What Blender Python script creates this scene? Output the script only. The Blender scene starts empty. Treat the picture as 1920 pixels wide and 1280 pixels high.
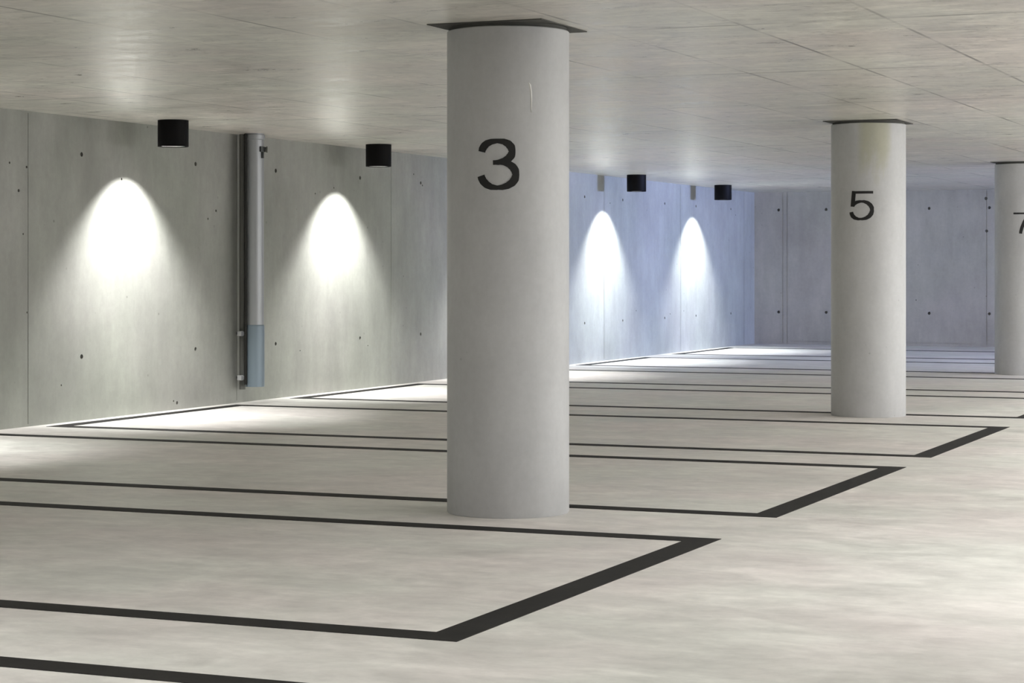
import bpy, bmesh, math, random
from mathutils import Vector, Matrix

C = bpy.context.scene.collection
R = math.radians
random.seed(7)

# ------------------------------------------------------------------ dimensions (metres)
EYE = 1.2
ZC = 2.377            # underside of the ceiling slab
XW = -9.66            # face of the left wall
YB = 32.4             # face of the back wall
XR = 6.2              # face of the right wall (off to the right)
YF = -5.0             # wall behind the viewer

# ------------------------------------------------------------------ helpers
def link(o, parent=None):
    C.objects.link(o)
    if parent is not None:
        o.parent = parent
    return o

def obj(name, bm, mat, parent=None, smooth=False):
    me = bpy.data.meshes.new(name)
    bm.normal_update()
    bm.to_mesh(me)
    bm.free()
    if mat is not None:
        me.materials.append(mat)
    if smooth:
        for p in me.polygons:
            p.use_smooth = True
        try:
            me.set_sharp_from_angle(angle=R(40))
        except Exception:
            pass
    return link(bpy.data.objects.new(name, me), parent)

def thing(name, label, cat, loc=(0, 0, 0), group=None):
    o = bpy.data.objects.new(name, None)
    C.objects.link(o)
    o.empty_display_size = 0.2
    o.location = loc
    o['label'] = label
    o['category'] = cat
    if group:
        o['group'] = group
    return o

def struct(o, label=None):
    o['kind'] = 'structure'
    if label:
        o['label'] = label
    return o

def box(bm, x0, x1, y0, y1, z0, z1):
    vs = [bm.verts.new(p) for p in ((x0, y0, z0), (x1, y0, z0), (x1, y1, z0), (x0, y1, z0),
                                    (x0, y0, z1), (x1, y0, z1), (x1, y1, z1), (x0, y1, z1))]
    for f in ((0, 3, 2, 1), (4, 5, 6, 7), (0, 1, 5, 4), (1, 2, 6, 5), (2, 3, 7, 6), (3, 0, 4, 7)):
        bm.faces.new([vs[i] for i in f])
    return vs

def lathe(bm, prof, n=48, cx=0.0, cy=0.0, closed=False):
    """revolve (radius, z) points about the z axis; closed joins the last point to the first"""
    rings = []
    for r, z in prof:
        if r < 1e-6:
            rings.append([bm.verts.new((cx, cy, z))])
        else:
            rings.append([bm.verts.new((cx + r * math.cos(2 * math.pi * i / n), cy + r * math.sin(2 * math.pi * i / n), z)) for i in range(n)])
    pairs = list(zip(rings, rings[1:]))
    if closed:
        pairs.append((rings[-1], rings[0]))
    for a, b in pairs:
        for i in range(n):
            j = (i + 1) % n
            if len(a) == 1 and len(b) == 1:
                continue
            if len(a) == 1:
                bm.faces.new((a[0], b[j], b[i]))
            elif len(b) == 1:
                bm.faces.new((a[i], a[j], b[0]))
            else:
                bm.faces.new((a[i], a[j], b[j], b[i]))
    bmesh.ops.recalc_face_normals(bm, faces=bm.faces)

def cone_x(bm, x0, x1, r0, r1, y, z, n=14):
    """closed tapered plug along the x axis"""
    a = [bm.verts.new((x0, y + r0 * math.cos(2 * math.pi * i / n), z + r0 * math.sin(2 * math.pi * i / n))) for i in range(n)]
    b = [bm.verts.new((x1, y + r1 * math.cos(2 * math.pi * i / n), z + r1 * math.sin(2 * math.pi * i / n))) for i in range(n)]
    bm.faces.new(a)
    bm.faces.new(list(reversed(b)))
    for i in range(n):
        j = (i + 1) % n
        bm.faces.new((a[j], a[i], b[i], b[j]))

def cone_y(bm, y0, y1, r0, r1, x, z, n=14):
    a = [bm.verts.new((x + r0 * math.cos(2 * math.pi * i / n), y0, z + r0 * math.sin(2 * math.pi * i / n))) for i in range(n)]
    b = [bm.verts.new((x + r1 * math.cos(2 * math.pi * i / n), y1, z + r1 * math.sin(2 * math.pi * i / n))) for i in range(n)]
    bm.faces.new(a)
    bm.faces.new(list(reversed(b)))
    for i in range(n):
        j = (i + 1) % n
        bm.faces.new((a[j], a[i], b[i], b[j]))

def carve(o, cut_bm, cut_mat):
    """cut the pieces of cut_bm out of o, keep the result as o's own mesh"""
    bmesh.ops.recalc_face_normals(cut_bm, faces=cut_bm.faces)
    me = bpy.data.meshes.new('cut')
    cut_bm.to_mesh(me)
    cut_bm.free()
    me.materials.append(cut_mat)
    c = bpy.data.objects.new('cut', me)
    C.objects.link(c)
    o.data.materials.append(cut_mat)
    for p in me.polygons:
        p.material_index = 0
    m = o.modifiers.new('carve', 'BOOLEAN')
    m.operation = 'DIFFERENCE'
    m.solver = 'EXACT'
    m.use_self = True
    try:
        m.material_mode = 'TRANSFER'
    except Exception:
        pass
    m.object = c
    bpy.context.view_layer.update()
    dg = bpy.context.evaluated_depsgraph_get()
    new = bpy.data.meshes.new_from_object(o.evaluated_get(dg), depsgraph=dg)
    new.name = o.name
    o.modifiers.clear()
    o.data = new
    bpy.data.objects.remove(c, do_unlink=True)
    bpy.data.meshes.remove(me)

# ------------------------------------------------------------------ materials
class N:
    def __init__(self, name):
        self.m = bpy.data.materials.new(name)
        self.m.use_nodes = True
        self.t = self.m.node_tree
        self.b = self.t.nodes['Principled BSDF']
    def n(self, kind, **kw):
        o = self.t.nodes.new(kind)
        for k, v in kw.items():
            setattr(o, k, v)
        return o
    def l(self, a, b):
        self.t.links.new(a, b)
    def val(self, sock, v):
        if hasattr(v, 'is_linked') or isinstance(v, bpy.types.NodeSocket):
            self.l(v, sock)
        else:
            sock.default_value = v
    def math(self, op, a, b=None, c=None):
        o = self.n('ShaderNodeMath', operation=op)
        self.val(o.inputs[0], a)
        if b is not None:
            self.val(o.inputs[1], b)
        if c is not None:
            self.val(o.inputs[2], c)
        return o.outputs[0]
    def noise(self, vec, scale, detail=4, rough=.55, dist=0):
        o = self.n('ShaderNodeTexNoise')
        self.l(vec, o.inputs['Vector'])
        o.inputs['Scale'].default_value = scale
        o.inputs['Detail'].default_value = detail
        o.inputs['Roughness'].default_value = rough
        o.inputs['Distortion'].default_value = dist
        return o.outputs['Fac']
    def remap(self, v, a, b, c, d, smooth=False):
        o = self.n('ShaderNodeMapRange')
        if smooth:
            o.interpolation_type = 'SMOOTHSTEP'
        self.val(o.inputs[0], v)
        for i, x in enumerate((a, b, c, d)):
            o.inputs[i + 1].default_value = x
        return o.outputs[0]
    def mix(self, f, a, b, blend='MIX'):
        o = self.n('ShaderNodeMix', data_type='RGBA', blend_type=blend)
        self.val(o.inputs[0], f)
        self.val(o.inputs[6], a if not isinstance(a, tuple) else (*a, 1))
        self.val(o.inputs[7], b if not isinstance(b, tuple) else (*b, 1))
        return o.outputs[2]
    def coord(self, scale=(1, 1, 1), kind='Object', offset=None):
        tc = self.n('ShaderNodeTexCoord')
        mp = self.n('ShaderNodeMapping')
        mp.inputs['Scale'].default_value = scale
        self.l(tc.outputs[kind], mp.inputs['Vector'])
        if offset is not None:
            mp.inputs['Location'].default_value = offset
        return mp.outputs[0]
    def xyz(self, vec=None):
        s = self.n('ShaderNodeSeparateXYZ')
        self.l(vec if vec is not None else self.coord(), s.inputs[0])
        return s.outputs
    def bump(self, h, strength=.2, dist=.01):
        o = self.n('ShaderNodeBump')
        o.inputs['Strength'].default_value = strength
        o.inputs['Distance'].default_value = dist
        self.l(h, o.inputs['Height'])
        self.l(o.outputs[0], self.b.inputs['Normal'])
    def line(self, v, pos, half, period=None):
        """1 on a thin line at v = pos (repeating with period), 0 elsewhere"""
        d = self.math('SUBTRACT', v, pos)
        if period:
            d = self.math('PINGPONG', d, period / 2)
        else:
            d = self.math('ABSOLUTE', d)
        return self.remap(d, half * .5, half, 1, 0)

def plain(name, col, rough=.5, metal=0.0, spec=.5):
    k = N(name)
    k.b.inputs['Base Color'].default_value = (*col, 1)
    k.b.inputs['Roughness'].default_value = rough
    k.b.inputs['Metallic'].default_value = metal
    k.b.inputs['Specular IOR Level'].default_value = spec
    return k

def concrete_wall(name, base, along='y', seam0=13.36, period=3.08):
    k = N(name)
    p = k.coord()
    s = k.xyz(p)
    u = s[1] if along == 'y' else s[0]
    big = k.noise(p, .9, 4, .6)
    mid = k.noise(k.coord((2.6, 2.6, .7)), 2.0, 5, .65)          # vertical run marks
    fine = k.noise(p, 22, 5, .7)
    panel = k.n('ShaderNodeTexWhiteNoise', noise_dimensions='1D')
    k.l(k.math('FLOOR', k.math('DIVIDE', k.math('SUBTRACT', u, seam0), period)), panel.inputs['W'])
    f = k.remap(big, .3, .7, .84, 1.12)
    f = k.math('MULTIPLY', f, k.remap(mid, .3, .7, .90, 1.08))
    f = k.math('MULTIPLY', f, k.remap(fine, .3, .7, .95, 1.04))
    f = k.math('MULTIPLY', f, k.remap(panel.outputs[0], 0, 1, .96, 1.03))
    # slurry leak along each formwork joint
    leak = k.math('MULTIPLY', k.line(u, seam0, .09, period), k.remap(mid, .45, .65, 0, 1))
    f = k.math('MULTIPLY', f, k.math('SUBTRACT', 1, k.math('MULTIPLY', leak, .10)))
    # specks: small dark pits
    v = k.n('ShaderNodeTexVoronoi')
    k.l(p, v.inputs['Vector'])
    v.inputs['Scale'].default_value = 5.5
    pit = k.math('MULTIPLY', k.remap(v.outputs['Distance'], .035, .075, 1, 0), k.remap(k.noise(p, 1.7, 2), .5, .56, 0, 1))
    f = k.math('MULTIPLY', f, k.math('SUBTRACT', 1, k.math('MULTIPLY', pit, .35)))
    tint = k.mix(k.remap(k.noise(p, .6, 3), .4, .6, 0, 1), (.985, 1.0, .965), (1.0, .985, .985))
    col = k.mix(1.0, tint, (base), 'MULTIPLY')
    cv = k.n('ShaderNodeCombineColor')
    for i in range(3):
        k.l(f, cv.inputs[i])
    col = k.mix(1.0, col, cv.outputs[0], 'MULTIPLY')
    k.l(col, k.b.inputs['Base Color'])
    k.b.inputs['Roughness'].default_value = .62
    k.b.inputs['Specular IOR Level'].default_value = .25
    k.bump(k.math('ADD', k.math('MULTIPLY', big, .6), k.math('MULTIPLY', fine, .25)), .12, .012)
    return k.m

def gray(k, f):
    cv = k.n('ShaderNodeCombineColor')
    for i in range(3):
        k.l(f, cv.inputs[i])
    return cv.outputs[0]

def floor_mat():
    k = N('trowelled_concrete_floor')
    p = k.coord()
    a = k.noise(p, .35, 4, .6)
    b = k.noise(k.coord((1.0, 1.5, 1)), 2.0, 6, .68, .6)
    c = k.noise(p, 9, 5, .7)
    f = k.remap(a, .3, .7, .93, 1.05)
    f = k.math('MULTIPLY', f, k.remap(b, .28, .72, .80, 1.13))
    f = k.math('MULTIPLY', f, k.remap(c, .3, .7, .92, 1.06))
    f = k.math('MULTIPLY', f, k.remap(k.noise(k.coord((1, 2.2, 1)), 4.5, 5, .7, .4), .3, .7, .91, 1.07))
    tint = k.mix(k.remap(k.noise(p, .8, 3), .38, .62, 0, 1), (.98, 1.0, .955), (1.02, .985, .965))
    col = k.mix(1.0, tint, FLOOR_COL, 'MULTIPLY')
    col = k.mix(1.0, col, gray(k, f), 'MULTIPLY')
    k.l(col, k.b.inputs['Base Color'])
    k.l(k.remap(b, .3, .7, .42, .62), k.b.inputs['Roughness'])
    k.b.inputs['Specular IOR Level'].default_value = .28
    k.bump(k.math('ADD', b, k.math('MULTIPLY', c, .3)), .10, .01)
    return k.m

def ceiling_mat():
    k = N('board_marked_concrete_ceiling')
    p = k.coord()
    s = k.xyz(p)
    a = k.noise(p, .5, 4, .6)
    b = k.noise(k.coord((1.0, 2.0, 1)), 3.2, 6, .70, .6)
    c = k.noise(k.coord((3.0, 1.0, 1)), 5, 5, .7)
    f = k.remap(a, .3, .7, .92, 1.06)
    f = k.math('MULTIPLY', f, k.remap(b, .28, .72, .68, 1.2))
    f = k.math('MULTIPLY', f, k.remap(c, .3, .7, .92, 1.06))
    scr = k.math('ABSOLUTE', k.math('SUBTRACT', k.noise(k.coord((1.0, 2.6, 1)), 1.9, 4, .6, .9), .5))   # dark release-agent streaks
    f = k.math('MULTIPLY', f, k.remap(scr, .0, .025, .80, 1.0))
    # formwork boards: long joints run with the bays, cross joints every few metres
    W, L = .714, 2.5
    panel = k.n('ShaderNodeTexWhiteNoise', noise_dimensions='2D')
    cv = k.n('ShaderNodeCombineXYZ')
    k.l(k.math('FLOOR', k.math('DIVIDE', k.math('SUBTRACT', s[0], -3.04), W)), cv.inputs[0])
    k.l(k.math('FLOOR', k.math('DIVIDE', k.math('SUBTRACT', s[1], 9.97), L)), cv.inputs[1])
    k.l(cv.outputs[0], panel.inputs['Vector'])
    f = k.math('MULTIPLY', f, k.remap(panel.outputs[0], 0, 1, .95, 1.05))
    patch = k.remap(k.noise(p, 1.1, 3), .44, .60, .12, .62)      # joints come and go
    seam = k.math('MAXIMUM', k.line(s[0], -3.04, .012, W), k.line(s[1], 9.97, .022, L))
    f = k.math('MULTIPLY', f, k.math('SUBTRACT', 1, k.math('MULTIPLY', seam, patch)))
    tint = k.mix(k.remap(k.noise(p, .7, 3), .38, .62, 0, 1), (.975, 1.0, .95), (1.02, .985, .96))
    col = k.mix(1.0, tint, CEIL_COL, 'MULTIPLY')
    col = k.mix(1.0, col, gray(k, f), 'MULTIPLY')
    k.l(col, k.b.inputs['Base Color'])
    k.l(k.remap(b, .3, .7, .26, .42), k.b.inputs['Roughness'])
    k.b.inputs['Specular IOR Level'].default_value = .30
    k.bump(k.math('ADD', b, k.math('MULTIPLY', c, .2)), .11, .012)
    return k.m

def column_mat(stain=None):
    k = N('cast_column_concrete' if stain is None else 'stained_column_concrete')
    info = k.n('ShaderNodeObjectInfo')
    tc = k.n('ShaderNodeTexCoord')
    add = k.n('ShaderNodeVectorMath', operation='ADD')
    k.l(tc.outputs['Object'], add.inputs[0])
    k.l(info.outputs['Location'], add.inputs[1])
    p = add.outputs[0]
    st = k.n('ShaderNodeMapping')
    st.inputs['Scale'].default_value = (3, 3, .8)
    k.l(p, st.inputs['Vector'])
    a = k.noise(p, 1.6, 4, .6)
    b = k.noise(st.outputs[0], 2.2, 5, .65)
    c = k.noise(p, 30, 4, .7)
    f = k.remap(a, .3, .7, .93, 1.05)
    f = k.math('MULTIPLY', f, k.remap(b, .3, .7, .95, 1.05))
    f = k.math('MULTIPLY', f, k.remap(c, .3, .7, .96, 1.03))
    v = k.n('ShaderNodeTexVoronoi')
    k.l(p, v.inputs['Vector'])
    v.inputs['Scale'].default_value = 9
    pit = k.math('MULTIPLY', k.remap(v.outputs['Distance'], .04, .09, 1, 0), k.remap(k.noise(p, 2.3, 2), .52, .58, 0, 1))
    f = k.math('MULTIPLY', f, k.math('SUBTRACT', 1, k.math('MULTIPLY', pit, .22)))
    col = k.mix(1.0, COL_COL, gray(k, f), 'MULTIPLY')
    if stain is not None:
        # olive damp stain running down from the top on one side
        s = k.xyz(tc.outputs['Object'])
        side = k.math('ADD', k.math('MULTIPLY', s[0], math.cos(stain) / RC), k.math('MULTIPLY', s[1], math.sin(stain) / RC))
        wob = k.math('MULTIPLY', k.math('SUBTRACT', b, .5), 1.0)
        m = k.math('MULTIPLY', k.remap(side, .86, .97, 0, 1, True), k.remap(k.math('ADD', s[2], wob), 1.88, 2.2, 0, 1, True))
        col = k.mix(k.math('MULTIPLY', m, .75), col, k.mix(1.0, col, (.80, .78, .56), 'MULTIPLY'))
    k.l(col, k.b.inputs['Base Color'])
    k.b.inputs['Roughness'].default_value = .5
    k.b.inputs['Specular IOR Level'].default_value = .3
    k.bump(k.math('ADD', a, k.math('MULTIPLY', c, .15)), .08, .01)
    return k.m

def tar_mat():
    k = N('dark_bay_marking')
    p = k.coord()
    a = k.noise(p, 3, 5, .7)
    b = k.noise(p, 40, 3, .7)
    f = k.math('MULTIPLY', k.remap(a, .3, .7, .7, 1.35), k.remap(b, .3, .7, .85, 1.15))
    k.l(k.mix(1.0, (.016, .0155, .0145), gray(k, f), 'MULTIPLY'), k.b.inputs['Base Color'])
    k.b.inputs['Roughness'].default_value = .7
    k.b.inputs['Specular IOR Level'].default_value = .2
    return k.m

RC = .30
FLOOR_COL = (.70, .690, .680)
CEIL_COL = (.66, .642, .612)
COL_COL = (.485, .492, .500)
WALL_COL = (.320, .328, .306)

M_floor = floor_mat()
M_ceil = ceiling_mat()
M_wall = concrete_wall('formwork_concrete_wall', WALL_COL)
M_back = concrete_wall('formwork_concrete_back_wall', (.42, .405, .375), 'x', -6.03, 3.15)
M_hole = concrete_wall('raw_concrete_recess', (.19, .188, .175))
M_col = column_mat()
M_tar = tar_mat()
M_black = plain('black_paint', (.006, .006, .006), .6).m
M_lampblack = plain('black_powder_coat', (.003, .0027, .003), .6, 0, .12).m
M_reflect = plain('satin_reflector', (.75, .75, .74), .3, .6).m
M_pad = plain('dark_bearing_pad', (.09, .09, .083), .8, 0, .2).m
M_steel = plain('grey_pipe', (.33, .345, .36), .42, .35).m
M_sleeve = plain('blue_grey_pipe_sleeve', (.20, .255, .30), .45, .2).m
M_conduit = plain('dull_grey_conduit', (.13, .132, .12), .6, .1).m
M_shade_strip = plain('dark_shade_strip', (.022, .022, .02), .7, 0, .2).m  # near-black, stands for shade along the drain pipe
M_clip = plain('bright_zinc_clip', (.55, .56, .57), .45, .3).m
M_clamp = plain('dark_steel_clamp', (.06, .065, .065), .5, .6).m
M_plaster = plain('white_cement_smear', (.70, .70, .68), .7).m
k = N('lit_lamp_lens')
k.b.inputs['Base Color'].default_value = (.9, .9, .9, 1)
k.b.inputs['Emission Color'].default_value = (1, .98, .95, 1)
k.b.inputs['Emission Strength'].default_value = 10
M_lens = k.m

# ------------------------------------------------------------------ the setting
bm = bmesh.new()
box(bm, XW - .35, XR + .35, YF - .3, YB + .35, -.3, 0)
struct(obj('floor', bm, M_floor))

bm = bmesh.new()
box(bm, XW - .35, XR + .35, YF - .3, YB + .35, ZC, ZC + .10)
struct(obj('ceiling', bm, M_ceil))

# left wall with its formwork joints, tie holes and blow holes cut in
bm = bmesh.new()
box(bm, XW - .3, XW, YF - .3, YB + .3, 0, ZC)
wall_left = struct(obj('wall_left', bm, M_wall))
cb = bmesh.new()
seams = [13.36 + 3.08 * i for i in range(-4, 7)]
for y in seams:
    box(cb, XW - .004, XW + .05, y - .0045, y + .0045, .02, ZC - .015)
carve(wall_left, cb, M_wall)
cb = bmesh.new()
ties = []
for y in seams:
    for dy in (.70, 2.39):
        for z in (2.085, .50):
            ties.append((y + dy, z, random.uniform(.0165, .0195)))
for y, z, r in ties:
    if y < YB - .2:
        cone_x(cb, XW + .02, XW - .035, r * 1.15, r * .75, y, z)
pits = [(13.132, 1.978, .012), (13.343, 1.955, .013), (13.244, 1.775, .016), (14.62, 1.912, .014),
        (15.953, 1.62, .013), (16.086, 1.693, .015), (18.276, 1.967, .012), (17.9, 1.9, .01),
        (15.454, .057, .020), (15.40, .075, .012), (13.788, .29, .010), (20.05, 2.17, .011), (20.26, 2.06, .012),
        (13.3, 1.45, .010), (13.35, .86, .011), (17.6, .42, .009), (19.0, .42, .009), (26.9, .62, .012),
        (28.3, .55, .014), (28.9, .58, .012), (25.9, 2.03, .012), (31.4, 2.0, .013)]
for y, z, r in pits:
    cone_x(cb, XW + .02, XW - .014, r, r * .6, y, z, 9)
carve(wall_left, cb, M_hole)

# back wall
bm = bmesh.new()
box(bm, XW, XR + .3, YB, YB + .3, 0, ZC)
wall_back = struct(obj('wall_back', bm, M_back))
cb = bmesh.new()
bseams = [-9.20, -9.13, -6.03, -2.9, .25]
for x in bseams:
    box(cb, x - .006, x + .006, YB - .05, YB + .006, .02, ZC - .02)
box(cb, XW + .6, XR - .2, YB - .05, YB + .008, .035, .05)
carve(wall_back, cb, M_back)
cb = bmesh.new()
for x in (-9.267, -8.506, -6.9, -5.99, -5.2, -3.6, -2.75):
    for z in (2.098, .50):
        cone_y(cb, YB - .02, YB + .035, .026, .018, x, z)
for x, z, r in ((-6.04, 2.238, .03), (-6.03, 1.747, .028), (-7.4, 1.5, .012), (-7.1, .7, .012)):
    cone_y(cb, YB - .02, YB + .02, r, r * .7, x, z, 9)
carve(wall_back, cb, M_hole)

# wall behind the viewer
bm = bmesh.new()
box(bm, XW, XR + .3, YF - .3, YF, 0, ZC)
struct(obj('wall_front', bm, M_wall))

# right wall: a long daylight opening beside the driveway, and a gateway at the far end
OPEN = (8.0, 24.0, .85, 2.1)
GATE = (26.8, 29.4, 1.45, ZC - .02)
bm = bmesh.new()
box(bm, XR, XR + .3, YF, OPEN[0], 0, ZC)
box(bm, XR, XR + .3, OPEN[0], OPEN[1], 0, OPEN[2])
box(bm, XR, XR + .3, OPEN[0], OPEN[1], OPEN[3], ZC)
box(bm, XR, XR + .3, OPEN[1], GATE[0], 0, ZC)
box(bm, XR, XR + .3, GATE[0], GATE[1], 0, GATE[2])
box(bm, XR, XR + .3, GATE[1], YB, 0, ZC)
struct(obj('wall_right', bm, M_wall))

# ------------------------------------------------------------------ parking bay markings
XE, XI, LW = -2.844, -9.53, .135
bays = [(2.58, 5.43, 'dark outline of the nearest parking bay, mostly cut off by the lower left photo edge'),
        (6.22, 9.03, 'dark outline of the parking bay in front of the pillar numbered 3'),
        (9.905, 12.71, 'dark outline of the parking bay just behind the pillar numbered 3'),
        (13.41, 16.21, 'dark outline of the parking bay just in front of the pillar numbered 5'),
        (17.17, 19.88, 'dark outline of the parking bay just behind the pillar numbered 5'),
        (20.70, 23.28, 'dark outline of the parking bay just in front of the pillar numbered 7'),
        (24.34, 26.90, 'dark outline of the parking bay just behind the pillar numbered 7'),
        (27.96, 30.60, 'dark outline of the parking bay farthest away, before the back wall')]
for y0, y1, lab in bays:
    t = thing('bay_marking', lab, 'parking marking', (XE, (y0 + y1) / 2, 0), 'painted parking bay outlines')
    hy = (y1 - y0) / 2
    L = XI - XE
    for a, b in ((-hy, -hy + LW), (hy - LW, hy)):
        bm = bmesh.new()
        box(bm, L + LW, -LW, a, b, 0, .002)
        obj('side_line', bm, M_tar, t)
    bm = bmesh.new()
    box(bm, -LW, 0, -hy, hy, 0, .002)
    obj('end_line', bm, M_tar, t)
    bm = bmesh.new()
    box(bm, L, L + LW, -hy, hy, 0, .002)
    obj('wall_line', bm, M_tar, t)

# ------------------------------------------------------------------ pillars and their numbers
PAD = .022

def px_glyph(pts, x0, x1, y0, y1):
    return [((x - x0) / (x1 - x0) - .5, .5 - (y - y0) / (y1 - y0)) for x, y in pts]

G = {}
G['3'] = (.205, .248, [
    (px_glyph([(358, 412), (368, 365), (400, 310), (455, 262), (530, 232), (630, 218), (735, 230), (815, 268), (868, 330), (884, 410),
               (868, 480), (820, 540), (745, 582), (650, 606), (558, 609)], 285, 1010, 170, 1110), .052, .078),
    (px_glyph([(640, 606), (745, 612), (830, 640), (895, 690), (935, 755), (946, 830), (932, 905), (885, 975), (805, 1030), (715, 1058),
               (625, 1064), (530, 1050), (450, 1010), (385, 945), (352, 880), (342, 845)], 285, 1010, 170, 1110), .050, .080)])
G['5'] = (.195, .238, [
    (px_glyph([(440, 288), (985, 288)], 385, 1010, 245, 1040), .052, .078),
    (px_glyph([(492, 250), (452, 668)], 385, 1010, 245, 1040), .052, .082),
    (px_glyph([(455, 630), (500, 585), (570, 550), (660, 530), (750, 532), (840, 565), (910, 625), (952, 700), (958, 780), (935, 860), (880, 930),
               (800, 978), (710, 998), (610, 998), (520, 970), (455, 915), (425, 855), (418, 810)], 385, 1010, 245, 1040), .046, .075)])
G['7'] = (.185, .236, [
    ([(-.5, .452), (.5, .452)], .050, .075),
    ([(.44, .43), (.28, .24), (.12, .02), (.0, -.22), (-.06, -.40), (-.075, -.5)], .055, .085)])

def number_mesh(ch, phi, zc):
    """flat strokes of one numeral laid round the pillar's surface"""
    w, h, strokes = G[ch]
    bm = bmesh.new()
    r1, r0 = RC + .0022, RC + .0002
    def put(u, v, r):
        a = phi + u * w / RC
        return bm.verts.new((r * math.cos(a), r * math.sin(a), zc + v * h))
    for li, (pts, hw_h, hw_v) in enumerate(strokes):
        off = li * .0001
        # resample
        dense = []
        for (ax, ay), (bx, by) in zip(pts, pts[1:]):
            for i in range(4):
                t = i / 4
                dense.append((ax + (bx - ax) * t, ay + (by - ay) * t))
        dense.append(pts[-1])
        rows = []
        for i, (x, y) in enumerate(dense):
            a = dense[max(i - 2, 0)]
            b = dense[min(i + 2, len(dense) - 1)]
            dx, dy = (b[0] - a[0]) * w, (b[1] - a[1]) * h
            l = math.hypot(dx, dy) or 1
            nx, ny = -dy / l, dx / l
            half = (hw_h * abs(ny) + hw_v * abs(nx)) * w if True else 0
            rows.append(((x + nx * half / w, y + ny * half / h), (x - nx * half / w, y - ny * half / h)))
        top = [(put(*p, r1 + off), put(*q, r1 + off)) for p, q in rows]
        bot = [(put(*p, r0), put(*q, r0)) for p, q in rows]
        for i in range(len(rows) - 1):
            bm.faces.new((top[i][0], top[i][1], top[i + 1][1], top[i + 1][0]))
            bm.faces.new((bot[i][1], bot[i][0], bot[i + 1][0], bot[i + 1][1]))
            bm.faces.new((top[i][1], bot[i][1], bot[i + 1][1], top[i + 1][1]))
            bm.faces.new((bot[i][0], top[i][0], top[i + 1][0], bot[i + 1][0]))
        bm.faces.new((bot[0][0], bot[0][1], top[0][1], top[0][0]))
        bm.faces.new((top[-1][0], top[-1][1], bot[-1][1], bot[-1][0]))
    bmesh.ops.recalc_face_normals(bm, faces=bm.faces)
    return bm

def shaft_bm():
    bm = bmesh.new()
    prof = [(0, 0), (RC - .004, 0), (RC, .006)]
    z = .006
    while z < ZC - PAD - .3:
        z += .25
        prof.append((RC, z))
    prof += [(RC, ZC - PAD - .004), (RC - .004, ZC - PAD), (0, ZC - PAD)]
    lathe(bm, prof, 96)
    return bm

XCOL = -4.128
cols = [('3', 9.636, -75.9, 'round concrete pillar with a large black 3, nearest of the pillars'),
        ('5', 17.06, -86.3, 'round concrete pillar with a black 5, middle of the three'),
        ('7', 24.30, -80.6, 'round concrete pillar with a black 7, cut by the right photo edge')]
shaft0 = None
for ch, y, phi, lab in cols:
    t = thing('concrete_pillar', lab, 'pillar', (XCOL, y, 0), 'round concrete pillars')
    if shaft0 is None:
        s = obj('shaft', shaft_bm(), M_col, t, True)
        shaft0 = s
        bm = bmesh.new()
        box(bm, -.30, .30, -.30, .30, ZC - .005, ZC)
        lathe(bm, [(0, ZC - PAD), (RC - .012, ZC - PAD), (RC - .012, ZC - .004), (0, ZC - .004)], 64)
        p = obj('bearing_plate', bm, M_pad, t)
        plate0 = p
    else:
        s = shaft0.copy(); link(s); s.parent = t
        if ch == '5':
            s.data = shaft0.data.copy()
            s.data.materials[0] = column_mat(R(-66))
        p = plate0.copy(); link(p); p.parent = t
    nb = obj('painted_number', number_mesh(ch, R(phi), 1.692), M_black, t)
    nb['label'] = 'black painted numeral ' + ch
    if ch == '3':
        # thin pale dribble of cement high on the shaft
        bm = bmesh.new()
        pts = [(-.028, 2.085, .002), (-.020, 2.072, .006), (-.014, 2.04, .005), (-.012, 2.0, .004), (-.013, 1.965, .0025), (-.012, 1.94, .001)]
        rows = []
        for u, z, hw in pts:
            base = R(-66.8) + .42
            rows.append([bm.verts.new(((RC + d) * math.cos(base + (u + e) / RC), (RC + d) * math.sin(base + (u + e) / RC), z))
                         for e, d in ((-hw, .0002), (0, .003), (hw, .0002))])
        for a, b in zip(rows, rows[1:]):
            bm.faces.new((a[0], a[1], b[1], b[0]))
            bm.faces.new((a[1], a[2], b[2], b[1]))
        bmesh.ops.recalc_face_normals(bm, faces=bm.faces)
        d = obj('cement_dribble', bm, M_plaster, t)
        d['label'] = 'pale dribble of dried cement'

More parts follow.
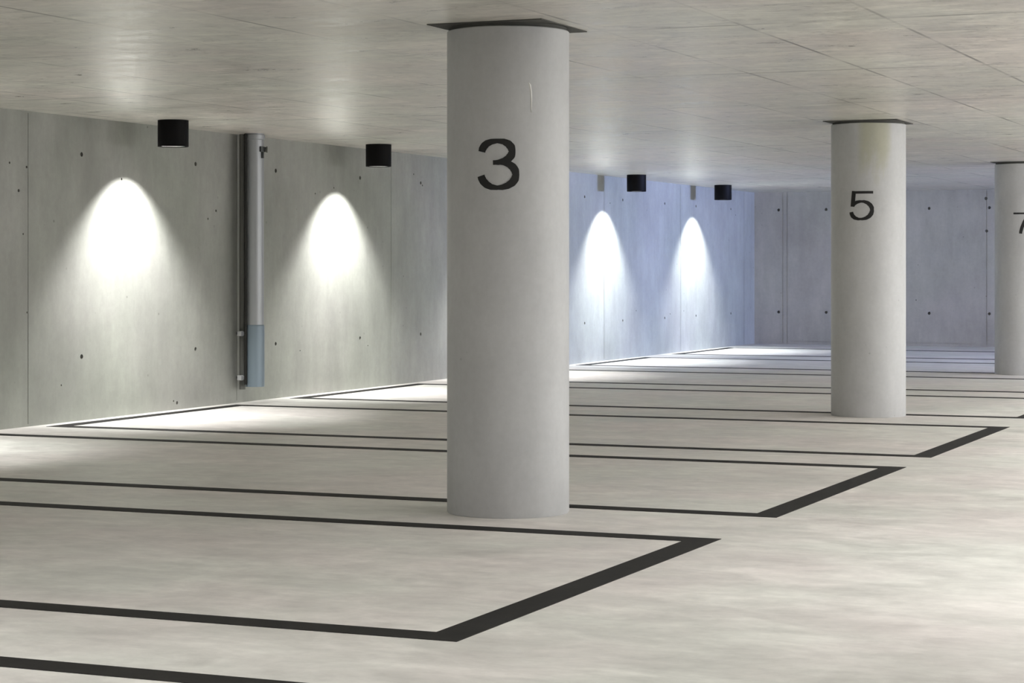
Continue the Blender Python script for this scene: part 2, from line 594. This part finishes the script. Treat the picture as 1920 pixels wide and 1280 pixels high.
# ------------------------------------------------------------------ downlights along the wall
LX, LR, LH = -9.20, .123, .212
lamps = [(7.35, 'black cylinder downlight closest to the viewer, outside the left photo edge'),
         (11.00, 'black cylinder downlight just outside the left photo edge'),
         (14.66, 'black cylinder downlight left of the wall pipe, leftmost in the photo'),
         (18.32, 'black cylinder downlight between the wall pipe and the pillar numbered 3'),
         (21.98, 'black cylinder downlight hidden behind the pillar numbered 3'),
         (25.63, 'black cylinder downlight next to the right side of the pillar numbered 3'),
         (29.29, 'black cylinder downlight nearest the back wall, smallest in the photo')]
BEAMS = (('wide_beam', 205, 97, .55, 9), ('narrow_beam', 275, 86, 1.0, 15))
proto = None
for i, (y, lab) in enumerate(lamps):
    t = thing('ceiling_downlight', lab, 'lamp', (LX, y, ZC), 'black downlights along the left wall')
    if proto is None:
        bm = bmesh.new()
        lathe(bm, [(0, 0), (LR, 0), (LR, -LH + .003), (LR - .002, -LH), (LR - .010, -LH), (LR - .012, -LH + .003), (LR - .012, -.10), (0, -.10)], 48)
        h = obj('housing', bm, M_lampblack, t, True)
        bm = bmesh.new()
        lathe(bm, [(LR - .013, -LH + .006), (LR - .020, -LH + .03), (.055, -.125), (.050, -.125), (LR - .024, -LH + .03), (LR - .016, -LH + .006)], 40, closed=True)
        r = obj('reflector', bm, M_reflect, t, True)
        bm = bmesh.new()
        lathe(bm, [(0, -.105), (.052, -.105), (.052, -.13), (0, -.135)], 32)
        e = obj('lens', bm, M_lens, t, True)
        proto = (h, r, e)
    else:
        for o in proto:
            c = o.copy(); link(c); c.parent = t
    for nm, watts, ang, blend, tilt in BEAMS:
        ld = bpy.data.lights.new(nm, 'SPOT')
        ld.energy = watts * (1.0 if i < 5 else 1.22)
        ld.spot_size = R(ang)
        ld.spot_blend = blend
        ld.shadow_soft_size = .012
        ld.color = (1.0, .99, .965) if i < 5 else (.93, .97, 1.0)
        lo = bpy.data.objects.new(nm, ld)
        link(lo, t)
        lo.location = (0, 0, -.142)
        lo.rotation_euler = (0, R(tilt), 0)      # aimed slightly at the wall

# ------------------------------------------------------------------ drain pipe and conduit on the left wall
PX, PY, PR = -9.46, 16.415, .078
t = thing('drain_pipe', 'thick grey drain pipe on the left wall with blue-grey lower sleeve', 'pipe', (PX, PY, .15))
def tube(bm, r, z0, z1, th=.006, n=32):
    lathe(bm, [(r, z0), (r, z1), (r - th, z1), (r - th, z0)], n, closed=True)
bm = bmesh.new(); tube(bm, PR, .45, ZC - .15); obj('upper_pipe', bm, M_steel, t, True)
bm = bmesh.new(); lathe(bm, [(PR + .006, 0), (PR + .006, .53), (PR + .004, .54), (PR, .545), (PR - .005, .545), (PR - .005, 0)], 32, closed=True)
o = obj('lower_sleeve', bm, M_sleeve, t, True); o['label'] = 'blue-grey pipe sleeve'
bm = bmesh.new(); lathe(bm, [(PR + .001, ZC - .15 - .055), (PR + .009, ZC - .15 - .05), (PR + .009, ZC - .15 - .012), (PR + .001, ZC - .15 - .008)], 32, closed=True)
obj('top_collar', bm, M_steel, t, True)
# dark hook clamp near the top, on the far side of the pipe
ZK = 2.245 - .15
def turned_box(bm, ang, r0, r1, half, z0, z1):
    vs = box(bm, r0, r1, -half, half, z0, z1)
    bmesh.ops.rotate(bm, verts=vs, cent=(0, 0, 0), matrix=Matrix.Rotation(ang, 3, 'Z'))
bm = bmesh.new()
turned_box(bm, R(-20), PR - .001, PR + .016, .013, ZK - .03, ZK + .018)
turned_box(bm, R(-8), PR - .001, PR + .014, .010, ZK - .085, ZK - .03)
turned_box(bm, R(2), PR - .001, PR + .012, .022, ZK - .024, ZK + .016)
cl = obj('pipe_clamp', bm, M_clamp, t)
cl['label'] = 'dark steel pipe clamp'
bm = bmesh.new()
turned_box(bm, R(24), PR - .001, PR + .032, .011, ZK - .028, ZK + .014)
turned_box(bm, R(24), PR + .024, PR + .032, .022, ZK - .034, ZK + .02)
obj('clamp_lug', bm, M_conduit, cl)

# dark strip added to stand for the pipe's shaded left side
t = thing('shade_strip', 'thin dark strip for the shade between the drain pipe and the conduit', 'shade_strip', (PX - .0407, PY - .0934, .17))
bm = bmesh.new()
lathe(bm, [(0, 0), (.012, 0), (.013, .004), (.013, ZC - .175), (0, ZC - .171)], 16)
obj('strip_body', bm, M_shade_strip, t, True)

CX, CY, CR = -9.605, 16.445, .028
t = thing('conduit', 'thin dull grey conduit on the left wall, beside the thick drain pipe', 'conduit', (CX, CY, .12))
bm = bmesh.new(); tube(bm, CR, 0, ZC - .12, .004, 20); obj('tube', bm, M_conduit, t, True)
for z in (.495, .105):
    bm = bmesh.new()
    lathe(bm, [(CR + .0005, z - .016), (CR + .006, z - .016), (CR + .006, z + .016), (CR + .0005, z + .016)], 20, closed=True)
    box(bm, -.012, .030, -CR - .045, -CR - .003, z - .022, z + .022)
    bmesh.ops.bevel(bm, geom=[e for e in bm.edges if e.calc_length() > .03], offset=.003, segments=1, affect='EDGES')
    c = obj('conduit_clip', bm, M_clip, t)
    c['label'] = 'bright zinc conduit clip'
    bm = bmesh.new()
    box(bm, XW - CX + .001, -CR + .004, -.012, .012, z - .01, z + .01)
    obj('spacer', bm, M_clamp, c)

# ------------------------------------------------------------------ light
def area(name, loc, rot, sx, sy, power, col, spread=180):
    d = bpy.data.lights.new(name, 'AREA')
    d.shape = 'RECTANGLE'
    d.size, d.size_y = sx, sy
    d.energy = power
    d.color = col
    d.spread = R(spread)
    o = bpy.data.objects.new(name, d)
    link(o)
    o.location = loc
    o.rotation_euler = rot
    return o

# unseen strip lamps over the driveway; those nearer the bays added as floor fill
for y, x, watts in ((-1.5, -1.8, 70), (3.4, -2.8, 46), (3.2, -5.4, 66), (8.5, -.9, 62), (13.5, -.4, 84), (18.5, -.6, 112), (23.5, -.6, 104), (28.5, -.6, 80)):
    area('driveway_and_fill_strip', (x, y, ZC - .06), (0, 0, 0), .35, 3.0, watts, (1.0, .987, .972))
# daylight through the long side opening (faces -x)
area('side_daylight', (XR + .12, (OPEN[0] + OPEN[1]) / 2, (OPEN[2] + OPEN[3]) / 2), (0, R(90), 0),
     OPEN[3] - OPEN[2] - .02, OPEN[1] - OPEN[0] - .02, 620, (1.0, .985, .975))
# cool skylight through the gateway at the far end
area('gate_skylight', (XR + .12, (GATE[0] + GATE[1]) / 2, (GATE[2] + GATE[3]) / 2), (0, R(90), 0),
     GATE[3] - GATE[2] - .02, GATE[1] - GATE[0] - .02, 320, (.40, .515, 1.0), 58)

w = bpy.data.worlds.new('World')
bpy.context.scene.world = w
w.use_nodes = True
w.node_tree.nodes['Background'].inputs[0].default_value = (.7, .8, 1, 1)
w.node_tree.nodes['Background'].inputs[1].default_value = .3

# ------------------------------------------------------------------ camera
cam = bpy.data.cameras.new('camera')
cam.sensor_width = 36
cam.lens = 75.0
cam.shift_y = -139 / 1920
cam.clip_end = 200
co = bpy.data.objects.new('camera', cam)
link(co)
co.location = (0, 0, EYE)
co.rotation_euler = (R(90), 0, R(23.086))
sc = bpy.context.scene
sc.camera = co
sc.view_settings.view_transform = 'Standard'
sc.view_settings.look = 'None'
sc.view_settings.exposure = 0.0
sc.view_settings.gamma = 1.0
sc.view_settings.use_curve_mapping = False
sc.cycles.use_denoising = True
sc.cycles.max_bounces = 7
sc.cycles.diffuse_bounces = 6
sc.cycles.use_adaptive_sampling = True
sc.cycles.adaptive_threshold = .06
sc.cycles.adaptive_min_samples = 16
